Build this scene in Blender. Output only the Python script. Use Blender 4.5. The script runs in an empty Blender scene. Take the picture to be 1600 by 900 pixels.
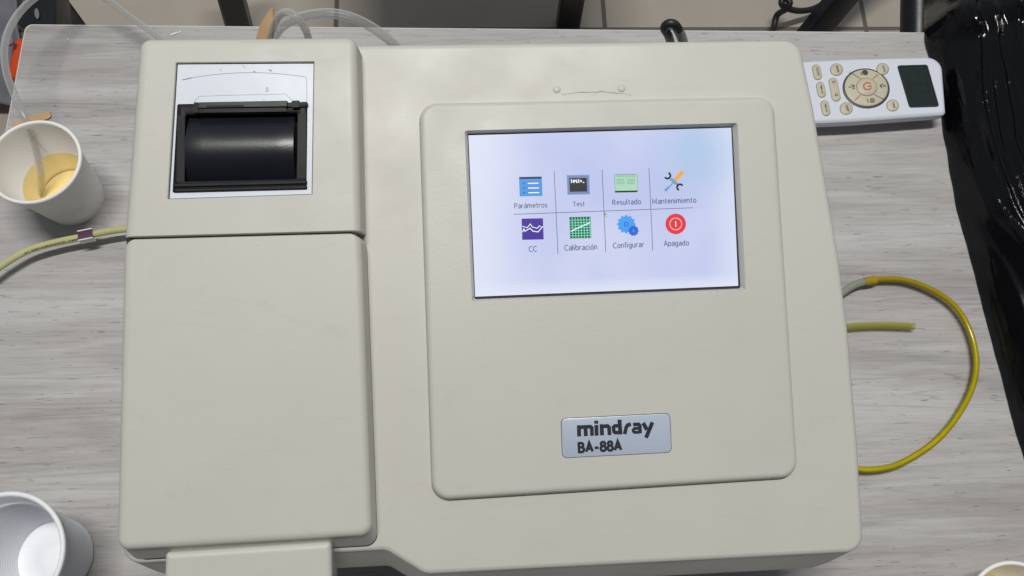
import bpy, bmesh, math, random
from mathutils import Vector, Matrix, noise
random.seed(7)
R = math.radians
S = bpy.context.scene
COL = S.collection

# ------------------------------------------------------------------ camera
CAM = Vector((-0.081929, -0.187424, 0.61))
CR = Matrix(((0.997563, 0.040501, -0.056809), (-0.056152, 0.949326, -0.309236), (0.041406, 0.311672, 0.949287)))
FPX = 1317.82                                   # focal length for a 1600 px wide picture
cam_d = bpy.data.cameras.new('camera'); cam = bpy.data.objects.new('camera', cam_d); COL.objects.link(cam)
cam_d.sensor_width = 36; cam_d.lens = 36 * FPX / 1600
cam_d.clip_start = 0.01; cam_d.clip_end = 50
cam.matrix_world = Matrix.Translation(CAM) @ CR.to_4x4()
S.camera = cam
S.render.resolution_x = 1024; S.render.resolution_y = 576

# ------------------------------------------------------------------ world, lamps, exposure
W = bpy.data.worlds.new('World'); S.world = W; W.use_nodes = True
bg = W.node_tree.nodes['Background']; bg.inputs[0].default_value = (0.86, 0.93, 1.0, 1); bg.inputs[1].default_value = 1.0
# a room: pale ceiling and far walls, darker towards the person standing at the near side of the table
_t = W.node_tree; _c = _t.nodes.new('ShaderNodeTexCoord'); _s = _t.nodes.new('ShaderNodeSeparateXYZ'); _t.links.new(_c.outputs['Generated'], _s.inputs[0])
_m = _t.nodes.new('ShaderNodeMapRange'); _m.inputs[1].default_value = -0.75; _m.inputs[2].default_value = 0.35; _m.inputs[3].default_value = 0.06; _m.inputs[4].default_value = 0.25
_t.links.new(_s.outputs[1], _m.inputs[0]); _t.links.new(_m.outputs[0], bg.inputs[1])

def area(name, loc, target, sx, sy, power, color):
    d = bpy.data.lights.new(name, 'AREA'); d.shape = 'RECTANGLE'; d.size = sx; d.size_y = sy
    d.energy = power; d.color = color
    o = bpy.data.objects.new(name, d); COL.objects.link(o); o.location = loc
    o.rotation_euler = (Vector(target) - Vector(loc)).to_track_quat('-Z', 'Y').to_euler()
    return o
area('ceiling_tube_lamp', (-0.10, 0.30, 2.7), (-0.05, 0.0, 0.1), 1.1, 0.12, 56, (1.0, 0.985, 0.94))

S.view_settings.view_transform = 'Standard'; S.view_settings.look = 'None'
S.view_settings.exposure = 0; S.view_settings.gamma = 1
S.render.engine = 'CYCLES'
S.cycles.max_bounces = 10; S.cycles.transmission_bounces = 8; S.cycles.transparent_max_bounces = 12

# ------------------------------------------------------------------ frames of reference
TL = 0.2596487                                   # slope of the analyser's deck
O0 = Vector((0, 0, 0.169255))                    # centre of its display
FU = Vector((1, 0, 0)); FV = Vector((0, math.cos(TL), math.sin(TL))); FN = Vector((0, -math.sin(TL), math.cos(TL)))

def ray(px, py):
    return CR @ Vector(((px - 800) / FPX, -(py - 450) / FPX, -1))
def at(px, py, z=0.0):                           # point at height z seen at a pixel of the photograph
    d = ray(px, py); return CAM + d * ((z - CAM.z) / d.z)
def uv(px, py, w=0.0):                           # coordinates on the sloping deck, w above the display
    d = ray(px, py); p = O0 + FN * w
    q = CAM + d * ((p - CAM).dot(FN) / d.dot(FN)) - O0
    return (q.dot(FU), q.dot(FV))
def fp(u, v, w):
    return O0 + FU * u + FV * v + FN * w

# ------------------------------------------------------------------ materials
def hexc(r, g, b):
    f = lambda c: (c / 255 / 12.92) if c <= 10 else ((c / 255 + 0.055) / 1.055) ** 2.4
    return (f(r), f(g), f(b), 1)
class NT:
    def __init__(s, name):
        s.m = bpy.data.materials.new(name); s.m.use_nodes = True
        s.t = s.m.node_tree; s.n = s.t.nodes; s.b = s.n['Principled BSDF']; s.out = s.n['Material Output']
    def node(s, typ, **k):
        x = s.n.new(typ)
        for a, v in k.items():
            if a in x.inputs: x.inputs[a].default_value = v
            else: setattr(x, a, v)
        return x
    def link(s, a, b): s.t.links.new(a, b)
    def coord(s, scale=(1, 1, 1), kind='Object', rot=(0, 0, 0)):
        c = s.node('ShaderNodeTexCoord'); m = s.node('ShaderNodeMapping')
        m.inputs['Scale'].default_value = scale; m.inputs['Rotation'].default_value = rot
        s.link(c.outputs[kind], m.inputs[0]); return m.outputs[0]
    def noise(s, vec, scale, detail=4, rough=0.5, dist=0.0):
        x = s.node('ShaderNodeTexNoise'); x.inputs['Scale'].default_value = scale
        x.inputs['Detail'].default_value = detail; x.inputs['Roughness'].default_value = rough
        x.inputs['Distortion'].default_value = dist
        s.link(vec, x.inputs['Vector']); return x.outputs['Fac']
    def ramp(s, fac, stops):
        x = s.node('ShaderNodeValToRGB'); e = x.color_ramp.elements
        e[0].position, e[0].color = stops[0]; e[1].position, e[1].color = stops[-1]
        for p, c in stops[1:-1]:
            k = e.new(p); k.color = c
        s.link(fac, x.inputs[0]); return x.outputs[0]
    def mix(s, fac, a, b, mode='MIX'):
        x = s.node('ShaderNodeMix', data_type='RGBA', blend_type=mode)
        if isinstance(fac, float): x.inputs[0].default_value = fac
        else: s.link(fac, x.inputs[0])
        for v, i in ((a, 6), (b, 7)):
            if isinstance(v, tuple): x.inputs[i].default_value = v
            else: s.link(v, x.inputs[i])
        return x.outputs[2]
    def bump(s, h, strength, dist):
        x = s.node('ShaderNodeBump'); x.inputs['Strength'].default_value = strength; x.inputs['Distance'].default_value = dist
        s.link(h, x.inputs['Height']); s.link(x.outputs[0], s.b.inputs['Normal']); return x
    def set(s, **k):
        for a, v in k.items(): s.b.inputs[a.replace('_', ' ')].default_value = v
        return s
G = lambda v: (v, v, v, 1)

def simple(name, col, rough=0.5, **k):
    n = NT(name); n.set(Base_Color=col, Roughness=rough)
    for a, v in k.items(): n.b.inputs[a.replace('_', ' ')].default_value = v
    return n.m
def plastic(name, col, rough=0.5, grain=900, bump=0.15, var=0.05, specks=True, dist=0.0002):
    n = NT(name); v = n.coord(); n.set(Roughness=rough)
    big = n.noise(v, 9, 3, 0.6)
    c = n.mix(big, tuple(x * (1 - var) for x in col[:3]) + (1,), tuple(min(1, x * (1 + var)) for x in col[:3]) + (1,))
    sm = n.noise(v, 60, 5, 0.7)
    c = n.mix(n.ramp(sm, [(0.62, G(0)), (0.8, G(0.25))]), c, tuple(x * 0.75 for x in col[:3]) + (1,))
    if specks:
        vo = n.node('ShaderNodeTexVoronoi', feature='F1'); vo.inputs['Scale'].default_value = 38; n.link(v, vo.inputs['Vector'])
        sp = n.ramp(vo.outputs['Distance'], [(0.018, G(1)), (0.028, G(0))])
        pick = n.ramp(n.noise(v, 21, 2), [(0.62, G(0)), (0.64, G(1))])
        f = n.mix(1.0, sp, pick, 'MULTIPLY')
        c = n.mix(f, c, (0.12, 0.1, 0.08, 1))
    n.link(c, n.b.inputs['Base Color'])
    mp = n.node('ShaderNodeMapping'); mp.inputs['Scale'].default_value = (1, 3.2, 1); mp.inputs['Rotation'].default_value = (0, 0, 0.6); n.link(v, mp.inputs[0])
    c = n.mix(n.ramp(n.noise(mp.outputs[0], 16, 6, 0.7, 1.5), [(0.56, G(0)), (0.72, G(0.16))]), c, tuple(x * k_ for x, k_ in zip(col[:3], (0.74, 0.68, 0.58))) + (1,)); n.link(c, n.b.inputs['Base Color'])
    rr = n.ramp(n.noise(v, 25, 4), [(0.3, G(rough - 0.06)), (0.7, G(rough + 0.08))]); n.link(rr, n.b.inputs['Roughness'])
    n.bump(n.noise(v, grain, 2, 0.6), bump, dist)
    return n.m

M = {}
M['shell'] = plastic('shell_plastic', (0.545, 0.534, 0.487, 1), 0.46, 700, 0.25)
M['panel'] = plastic('panel_plastic', (0.535, 0.527, 0.484, 1), 0.44, 600, 0.3)
M['under'] = plastic('base_plastic', (0.42, 0.41, 0.37, 1), 0.55, 700, 0.2, specks=False)
M['gap'] = simple('dark_gap', (0.012, 0.011, 0.01, 1), 0.7)
M['blackplastic'] = plastic('black_plastic', (0.007, 0.0075, 0.010, 1), 0.5, 500, 0.15, 0.1, specks=False); M['blackplastic'].node_tree.nodes['Principled BSDF'].inputs['Specular IOR Level'].default_value = 0.28
M['blackgrain'] = plastic('black_grained_plastic', (0.007, 0.0078, 0.013, 1), 0.31, 900, 0.22, 0.1, specks=False, dist=0.0002)
M['olive'] = plastic('dark_olive_plastic', (0.02, 0.022, 0.014, 1), 0.5, 300, 0.2, specks=False)
M['plate'] = plastic('printer_plate_paint', (0.66, 0.69, 0.78, 1), 0.4, 200, 0.1, 0.03)
M['badge'] = plastic('badge_foil', (0.43, 0.49, 0.60, 1), 0.22, 300, 0.05, 0.03, specks=False)
M['ink'] = simple('badge_ink', (0.012, 0.013, 0.022, 1), 0.4)
M['scribble'] = simple('thin_dark_line', (0.16, 0.17, 0.2, 1), 0.5)
M['scuff'] = simple('faint_scuff', (0.36, 0.38, 0.43, 1), 0.5)
M['remote'] = plastic('remote_white_plastic', (0.68, 0.71, 0.80, 1), 0.3, 300, 0.08, 0.04)
M['button'] = plastic('aged_button_rubber', (0.56, 0.51, 0.385, 1), 0.5, 200, 0.1, 0.25, specks=False)
M['rline'] = simple('remote_grey_print', (0.06, 0.06, 0.055, 1), 0.5)
M['red'] = simple('remote_red_print', (0.6, 0.07, 0.03, 1), 0.5)
M['lcd'] = simple('unlit_lcd', (0.014, 0.023, 0.023, 1), 0.2)
M['lcdmark'] = simple('unlit_lcd_segments', (0.011, 0.018, 0.018, 1), 0.25)
M['paper'] = plastic('paper_cup_card', (0.88, 0.86, 0.83, 1), 0.55, 260, 0.15, 0.04, specks=False)
M['whiteplastic'] = plastic('white_cup_plastic', (0.84, 0.85, 0.89, 1), 0.45, 100, 0.03, 0.02, specks=False)
M['wood'] = plastic('birch_stick', (0.55, 0.36, 0.19, 1), 0.6, 120, 0.4, 0.12, specks=False)
M['metal'] = simple('bright_metal', (0.6, 0.6, 0.6, 1), 0.25, Metallic=1.0)
M['purple'] = simple('dark_purple_clip', (0.09, 0.03, 0.07, 1), 0.35)
M['clipwhite'] = simple('white_clip', (0.8, 0.8, 0.8, 1), 0.3)
M['cable'] = plastic('black_cable_rubber', (0.014, 0.014, 0.015, 1), 0.45, 300, 0.2, specks=False)
M['greycable'] = plastic('grey_cable_sleeve', (0.2, 0.21, 0.23, 1), 0.4, 150, 0.5, 0.3, specks=False)
M['frame'] = plastic('black_painted_steel', (0.008, 0.009, 0.013, 1), 0.35, 300, 0.1, specks=False)
M['orange'] = plastic('orange_fabric', (0.75, 0.08, 0.01, 1), 0.6, 150, 0.4, 0.2, specks=False)
M['greyfab'] = plastic('grey_mottled_fabric', (0.2, 0.2, 0.23, 1), 0.7, 60, 0.5, 0.4, specks=False)

# clear flexible tubing
def clear(name, col, lo, hi, tint=(0.76, 0.76, 0.75, 1)):
    n = NT(name); n.set(Base_Color=col, Roughness=0.12); n.b.inputs['Specular IOR Level'].default_value = 0.8
    tr = n.node('ShaderNodeBsdfTransparent'); tr.inputs[0].default_value = tint
    lw_ = n.node('ShaderNodeLayerWeight'); lw_.inputs[0].default_value = 0.45
    f = n.ramp(lw_.outputs['Facing'], [(0.15, G(lo)), (0.55, G((lo + hi) / 2)), (0.9, G(hi))])
    mx = n.node('ShaderNodeMixShader'); n.link(f, mx.inputs[0]); n.link(tr.outputs[0], mx.inputs[1]); n.link(n.b.outputs[0], mx.inputs[2]); n.link(mx.outputs[0], n.out.inputs[0])
    return n.m
M['tube'] = clear('clear_tubing', (0.85, 0.86, 0.87, 1), 0.16, 0.72)
M['yshell'] = clear('yellow_hose_wall', (0.42, 0.38, 0.02, 1), 0.22, 0.75, (0.92, 0.86, 0.38, 1))
def tinted(name, col, trans, rough=0.12):
    n = NT(name); n.set(Base_Color=col, Roughness=rough, IOR=1.3); n.b.inputs['Transmission Weight'].default_value = trans
    v = n.coord(); n.link(n.mix(n.noise(v, 45, 3), col, tuple(x * 0.72 for x in col[:3]) + (1,)), n.b.inputs['Base Color'])
    return n.m
n = NT('yellow_liquid_column'); n.set(Roughness=0.3); v = n.coord(); sp = n.node('ShaderNodeSeparateXYZ'); n.link(v, sp.inputs[0])
mr = n.node('ShaderNodeMapRange'); mr.inputs[1].default_value = 0.075; mr.inputs[2].default_value = 0.015; n.link(sp.outputs[1], mr.inputs[0])
cc_ = n.mix(mr.outputs[0], (0.50, 0.31, 0.008, 1), (0.72, 0.66, 0.012, 1)); cc_ = n.mix(n.ramp(n.noise(v, 55, 3), [(0.4, G(0)), (0.65, G(0.45))]), cc_, (0.42, 0.38, 0.01, 1)); n.link(cc_, n.b.inputs['Base Color']); M['ytube'] = n.m
M['ycollar'] = tinted('amber_collar', (0.62, 0.42, 0.03, 1), 0.3)
M['gtube'] = clear('greenish_tubing', (0.50, 0.49, 0.17, 1), 0.3, 0.8, (0.88, 0.87, 0.55, 1))
M['clrgrey'] = tinted('cloudy_grey_tubing', (0.42, 0.45, 0.36, 1), 0.3)
M['ptube'] = tinted('pale_yellow_tubing', (0.74, 0.72, 0.36, 1), 0.2)
# liquid: tinted transparent surface with a sheen
n = NT('yellow_liquid'); tr = n.node('ShaderNodeBsdfTransparent'); tr.inputs[0].default_value = (0.98, 0.86, 0.55, 1)
gl = n.node('ShaderNodeBsdfGlossy'); gl.inputs['Roughness'].default_value = 0.03
fr = n.node('ShaderNodeFresnel'); fr.inputs[0].default_value = 1.33
mx = n.node('ShaderNodeMixShader'); n.link(fr.outputs[0], mx.inputs[0]); n.link(tr.outputs[0], mx.inputs[1]); n.link(gl.outputs[0], mx.inputs[2])
n.link(mx.outputs[0], n.out.inputs[0]); M['liquid'] = n.m

# table laminate: long grey wood grain along X
n = NT('grey_wood_laminate')
v = n.coord((1, 1, 1), rot=(0, 0, 0.03))
def st(sx, sy, scale, d=4, r=0.55, dist=0.0):
    m = n.node('ShaderNodeMapping'); m.inputs['Scale'].default_value = (sx, sy, 1); n.link(v, m.inputs[0]); return n.noise(m.outputs[0], scale, d, r, dist)
base = n.ramp(st(0.9, 9, 2.2, 6, 0.62, 0.7), [(0.30, (0.30, 0.282, 0.286, 1)), (0.43, (0.415, 0.395, 0.392, 1)), (0.56, (0.495, 0.476, 0.472, 1)), (0.74, (0.60, 0.59, 0.59, 1))])
fine = n.ramp(st(9, 150, 3, 6, 0.7, 0.5), [(0.30, G(0.80)), (0.48, G(0.98)), (0.70, G(1.08))])
c = n.mix(1.0, base, fine, 'MULTIPLY')
lines = n.ramp(st(0.7, 24, 2.6, 3, 0.55, 0.9), [(0.488, G(1)), (0.498, G(0.66)), (0.503, G(1.04)), (0.52, G(1))])
c = n.mix(0.7, c, lines, 'MULTIPLY')
tick = n.ramp(st(24, 210, 3.0, 2, 0.5, 0.6), [(0.30, G(0.52)), (0.33, G(1))])
c = n.mix(0.8, c, tick, 'MULTIPLY')
mpb = n.node('ShaderNodeMapping'); mpb.inputs['Rotation'].default_value = (0, 0, 0.0377); bc = n.node('ShaderNodeTexCoord'); n.link(bc.outputs['Object'], mpb.inputs[0])
q_ = at(100, 450); yb_ = q_.y * math.cos(0.0377) + q_.x * math.sin(0.0377); mpb.inputs['Location'].default_value = (0, -yb_ + 0.13 * 40, 0)
sy = n.node('ShaderNodeSeparateXYZ'); n.link(mpb.outputs[0], sy.inputs[0])
dv = n.node('ShaderNodeMath', operation='DIVIDE'); dv.inputs[1].default_value = 0.13; n.link(sy.outputs[1], dv.inputs[0])
flr = n.node('ShaderNodeMath', operation='FLOOR'); n.link(dv.outputs[0], flr.inputs[0])
wn = n.node('ShaderNodeTexWhiteNoise', noise_dimensions='1D'); n.link(flr.outputs[0], wn.inputs['W'])
c = n.mix(1.0, c, n.ramp(wn.outputs['Value'], [(0.0, G(0.88)), (1.0, G(1.07))]), 'MULTIPLY')
frc = n.node('ShaderNodeMath', operation='FRACT'); n.link(dv.outputs[0], frc.inputs[0])
c = n.mix(1.0, c, n.ramp(frc.outputs[0], [(0.0, G(0.80)), (0.007, G(1))]), 'MULTIPLY')
light = n.ramp(st(3, 50, 2.0, 3, 0.5, 0.4), [(0.60, G(0)), (0.76, G(0.4))])
c = n.mix(light, c, (0.66, 0.655, 0.645, 1))
n.link(c, n.b.inputs['Base Color']); n.set(Roughness=0.42)
n.bump(fine, 0.12, 0.0004)
M['laminate'] = n.m
M['edge'] = plastic('white_edge_band', (0.62, 0.60, 0.58, 1), 0.35, 100, 0.05, specks=False)

# floor tiles
n = NT('floor_tile')
v = n.coord()
br = n.node('ShaderNodeTexBrick', offset=0.0, squash=1.0)
br.inputs['Scale'].default_value = 1.0; br.inputs['Mortar Size'].default_value = 0.0045; br.inputs['Brick Width'].default_value = 0.503; br.inputs['Row Height'].default_value = 0.503
br.inputs['Mortar Smooth'].default_value = 0.1
br.inputs['Color1'].default_value = (0.56, 0.50, 0.43, 1); br.inputs['Color2'].default_value = (0.52, 0.46, 0.395, 1); br.inputs['Mortar'].default_value = (0.17, 0.155, 0.135, 1)
n.link(v, br.inputs['Vector'])
mm = n.mix(n.noise(v, 6, 6, 0.6), G(0.82), G(1.12)); c = n.mix(1.0, br.outputs['Color'], mm, 'MULTIPLY')
n.link(c, n.b.inputs['Base Color']); n.set(Roughness=0.35); M['floor'] = n.m

# glossy black bin-liner film
n = NT('black_film'); v = n.coord(); n.set(Base_Color=(0.0015, 0.0015, 0.0028, 1), Roughness=0.11); n.b.inputs['Specular IOR Level'].default_value = 0.36
mp = n.node('ShaderNodeMapping'); mp.inputs['Scale'].default_value = (200, 9, 50); mp.inputs['Rotation'].default_value = (0, 0, 0.1); n.link(v, mp.inputs[0])
h1 = n.noise(mp.outputs[0], 1.0, 3, 0.5, 0.5); h2 = n.noise(v, 55, 2, 0.5, 1.5)
h = n.mix(0.10, h1, h2)
cr = n.noise(v, 240, 3, 0.6, 2.0); msk = n.ramp(n.noise(v, 22, 2), [(0.52, G(0)), (0.62, G(0.6))]); h = n.mix(msk, h, cr); n.bump(h, 0.35, 0.002); M['film'] = n.m

# display light
def emit(name, col, s=1.0):
    n = NT(name); n.set(Base_Color=(0.02, 0.02, 0.02, 1), Roughness=0.25)
    n.b.inputs['Emission Color'].default_value = col; n.b.inputs['Emission Strength'].default_value = s
    n.b.inputs['Specular IOR Level'].default_value = 0.2
    return n.m
n = NT('backlit_display'); n.set(Base_Color=(0.02, 0.02, 0.02, 1), Roughness=0.12); n.b.inputs['Specular IOR Level'].default_value = 0.2
v = n.coord()
cl = n.ramp(n.noise(v, 14, 2, 0.5), [(0.3, hexc(190, 200, 242)), (0.7, hexc(212, 218, 247))])
sx = n.node('ShaderNodeSeparateXYZ'); n.link(v, sx.inputs[0])
def band(sock, a, b, c0, c1, col, base):
    m = n.node('ShaderNodeMapRange', clamp=True); m.interpolation_type = 'SMOOTHSTEP'
    m.inputs[1].default_value = a; m.inputs[2].default_value = b; m.inputs[3].default_value = c0; m.inputs[4].default_value = c1
    n.link(sock, m.inputs[0]); return n.mix(m.outputs[0], base, col)
cl = band(sx.outputs[0], -0.03, -0.076, 0, 0.85, hexc(232, 236, 254), cl)       # backlight leaks at the panel's edges
cl = band(sx.outputs[0], 0.055, 0.076, 0, 0.6, hexc(226, 234, 254), cl)
cl = band(sx.outputs[1], -0.035, -0.0445, 0, 0.7, hexc(234, 240, 255), cl)
gr = n.node('ShaderNodeVectorMath', operation='DISTANCE'); gr.inputs[1].default_value = (0.055, 0.032, 0); n.link(v, gr.inputs[0])
cl = band(gr.outputs['Value'], 0.035, 0.0, 0, 0.7, hexc(172, 208, 234), cl)
n.link(cl, n.b.inputs['Emission Color']); n.b.inputs['Emission Strength'].default_value = 0.93
M['display'] = n.m
for k, c_ in dict(e_text=(100, 110, 138), e_line=(96, 104, 128), e_blue=(62, 148, 226), e_dblue=(32, 78, 170), e_navy=(22, 28, 58), e_white=(238, 246, 252), e_steel=(112, 152, 208),
                  e_black=(24, 28, 36), e_mint=(168, 214, 184), e_dmint=(112, 152, 138), e_orange=(240, 168, 62), e_violet=(66, 40, 152), e_teal=(120, 214, 184), e_dgreen=(18, 82, 56),
                  e_gear=(66, 158, 240), e_gear2=(30, 100, 214), e_red=(226, 48, 60), e_pink=(250, 190, 200), e_grey=(116, 134, 176), e_gold=(172, 160, 60)).items():
    M[k] = emit(k[2:] + '_pixels', hexc(*c_))

# ------------------------------------------------------------------ object helpers
def tag(o, label=None, cat=None, group=None, kind=None):
    for k, v_ in (('label', label), ('category', cat), ('group', group), ('kind', kind)):
        if v_: o[k] = v_
    return o
def empty(name, loc, label, cat, group=None):
    o = bpy.data.objects.new(name, None); COL.objects.link(o); o.location = loc; o.empty_display_size = 0.02
    return tag(o, label, cat, group)
def wloc(o):
    p = Vector((0, 0, 0))
    while o: p += o.location; o = o.parent
    return p
def mesh(name, verts, faces, mats, parent=None, smooth=True, angle=35, weighted=False, mi=None, origin=None, fix=True):
    """one mesh object from world-space vertices"""
    if not isinstance(mats, (list, tuple)): mats = [mats]
    base = wloc(parent) if parent else Vector((0, 0, 0))
    org = Vector(origin) if origin is not None else base
    me = bpy.data.meshes.new(name); me.from_pydata([Vector(p) - org for p in verts], [], faces)
    for m in mats: me.materials.append(m)
    if mi:
        for p, k in zip(me.polygons, mi): p.material_index = k
    bm = bmesh.new(); bm.from_mesh(me)
    if fix: bmesh.ops.recalc_face_normals(bm, faces=bm.faces)
    bm.to_mesh(me); bm.free()
    for p in me.polygons: p.use_smooth = smooth
    if smooth: me.set_sharp_from_angle(angle=R(angle))
    o = bpy.data.objects.new(name, me); COL.objects.link(o)
    if parent: o.parent = parent
    o.location = org - base
    if weighted:
        w = o.modifiers.new('weighted', 'WEIGHTED_NORMAL'); w.keep_sharp = True
    return o
class MB:
    def __init__(s): s.v = []; s.f = []; s.m = []
    def add(s, verts, faces, k=0):
        b = len(s.v); s.v += [Vector(p) for p in verts]; s.f += [tuple(i + b for i in f) for f in faces]; s.m += [k] * len(faces); return s
    def loft(s, loops, cap0=True, cap1=True, k=0, closed=True):
        n_ = len(loops[0]); b = len(s.v)
        for L in loops: s.v += [Vector(p) for p in L]
        for j in range(len(loops) - 1):
            for i in range(n_ if closed else n_ - 1):
                a = b + j * n_; c = a + n_; i2 = (i + 1) % n_
                s.f.append((a + i, a + i2, c + i2, c + i)); s.m.append(k)
        if cap0: s.f.append(tuple(b + i for i in range(n_))[::-1]); s.m.append(k)
        if cap1: s.f.append(tuple(b + (len(loops) - 1) * n_ + i for i in range(n_))); s.m.append(k)
        return s
    def build(s, name, mats, parent=None, **k): return mesh(name, s.v, s.f, mats, parent, mi=s.m, **k)

def rpoly(pts, radii, n_=8):
    """closed 2-D polygon with rounded corners, constant point count"""
    out = []; N = len(pts)
    if not isinstance(radii, (list, tuple)): radii = [radii] * N
    for i in range(N):
        p = Vector(pts[i]); a = Vector(pts[i - 1]); b = Vector(pts[(i + 1) % N]); r = radii[i]
        da = (a - p); db = (b - p); la, lb = da.length, db.length; da.normalize(); db.normalize()
        if r <= 0:
            out += [p] * 1 if n_ == 0 else [p + (da * (1 - t / n_) + db * (t / n_)) * 1e-5 for t in range(n_ + 1)]; continue
        ang = da.angle(db); tlen = min(r / math.tan(ang / 2), la * 0.49, lb * 0.49); r = tlen * math.tan(ang / 2)
        c_ = p + (da + db).normalized() * (r / math.sin(ang / 2))
        s0 = p + da * tlen - c_; s1 = p + db * tlen - c_
        a0 = math.atan2(s0.y, s0.x); a1 = math.atan2(s1.y, s1.x); d = (a1 - a0 + math.pi) % (2 * math.pi) - math.pi
        for t in range(n_ + 1):
            q = a0 + d * t / n_; out.append(c_ + Vector((math.cos(q), math.sin(q))) * r)
    return out
def inset(pts, d):
    """offset corner points of a clockwise-or-not polygon inwards by d (list or number per edge i -> i+1)"""
    N = len(pts); P = [Vector(p) for p in pts]
    area2 = sum(P[i].x * P[(i + 1) % N].y - P[(i + 1) % N].x * P[i].y for i in range(N)); sg = 1 if area2 > 0 else -1
    if not isinstance(d, (list, tuple)): d = [d] * N
    out = []
    for i in range(N):
        a, p, b = P[i - 1], P[i], P[(i + 1) % N]
        e1 = (p - a).normalized(); e2 = (b - p).normalized()
        n1 = Vector((-e1.y, e1.x)) * sg; n2 = Vector((-e2.y, e2.x)) * sg
        d1, d2 = d[i - 1], d[i]
        den = e1.x * e2.y - e1.y * e2.x
        if abs(den) < 1e-4: out.append(p + n1 * (d1 + d2) / 2); continue
        q1 = p + n1 * d1; q2 = p + n2 * d2; t = ((q2 - q1).x * e2.y - (q2 - q1).y * e2.x) / den
        out.append(q1 + e1 * t)
    return out
def quad(*px, w=0.0): return [Vector(uv(x, y, w)) for x, y in px]
def ring(pts2, w): return [fp(p[0], p[1], w) for p in pts2]

def catmull(pts, n_=10):
    P = [Vector(p) for p in pts]; P = [P[0] * 2 - P[1]] + P + [P[-1] * 2 - P[-2]]; out = []
    for i in range(1, len(P) - 2):
        a, b, c_, d = P[i - 1:i + 3]
        for t in range(n_):
            t /= n_; out.append(0.5 * ((2 * b) + (c_ - a) * t + (2 * a - 5 * b + 4 * c_ - d) * t * t + (3 * b - a - 3 * c_ + d) * t ** 3))
    out.append(P[-2]); return out
def sweep(path, r, seg=14, rads=None):
    loops = []; up = Vector((0, 0, 1)); prev = None
    for i, p in enumerate(path):
        t = (path[min(i + 1, len(path) - 1)] - path[max(i - 1, 0)]).normalized()
        if prev is None: nrm = t.orthogonal().normalized()
        else: nrm = (prev - t * prev.dot(t)).normalized()
        prev = nrm; b = t.cross(nrm); rr = rads[i] if rads else r
        loops.append([p + (nrm * math.cos(2 * math.pi * k / seg) + b * math.sin(2 * math.pi * k / seg)) * rr for k in range(seg)])
    return loops
def tube(name, pts, r, m, parent=None, bore=None, n_=10, **k):
    path = catmull(pts, n_); mb = MB()
    if bore:
        o_, i_ = sweep(path, r), sweep(path, bore)
        L = [i_[0]] + o_ + i_[::-1]                     # hollow: out along the skin, back along the bore
        mb.loft(L, False, False)
        return mb.build(name, m, parent, angle=60, fix=True, **k)
    mb.loft(sweep(path, r)); return mb.build(name, m, parent, angle=60, **k)
def bar(p, q, w_, h_, up=(0, 0, 1)):
    p, q = Vector(p), Vector(q); t = (q - p).normalized(); s_ = t.cross(Vector(up)).normalized(); u_ = s_.cross(t)
    L = []
    for c_ in (p, q): L.append([c_ + s_ * (a * w_ / 2) + u_ * (b * h_ / 2) for a, b in ((-.8, -1), (.8, -1), (1, -.8), (1, .8), (.8, 1), (-.8, 1), (-1, .8), (-1, -.8))])
    return L

def text_mesh(name, s, p0, p1, m, parent, plane, bold=0.0, hscale=1.0, lift=0.0, space=1.0, origin=None):
    """lettering whose baseline runs from p0 to p1 in plane coordinates; plane(u, v) -> world"""
    cu = bpy.data.curves.new(name, 'FONT'); cu.body = s; cu.size = 1; cu.offset = bold; cu.space_character = space
    cu.resolution_u = 3
    ob = bpy.data.objects.new(name + '_tmp', cu); COL.objects.link(ob)
    dg = bpy.context.evaluated_depsgraph_get(); me = bpy.data.meshes.new_from_object(ob.evaluated_get(dg))
    xs = [v_.co.x for v_ in me.vertices]; x0, x1 = min(xs), max(xs)
    p0, p1 = Vector(p0), Vector(p1); d = (p1 - p0); k = d.length / (x1 - x0); d.normalize(); e = Vector((-d.y, d.x))
    vs = [plane(*(p0 + d * ((v_.co.x - x0) * k) + e * (v_.co.y * k * hscale))) for v_ in me.vertices]
    fs = [tuple(p.vertices) for p in me.polygons]
    bpy.data.objects.remove(ob); bpy.data.curves.remove(cu); bpy.data.meshes.remove(me)
    return mesh(name, vs, fs, m, parent, smooth=False, fix=False)

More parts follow.
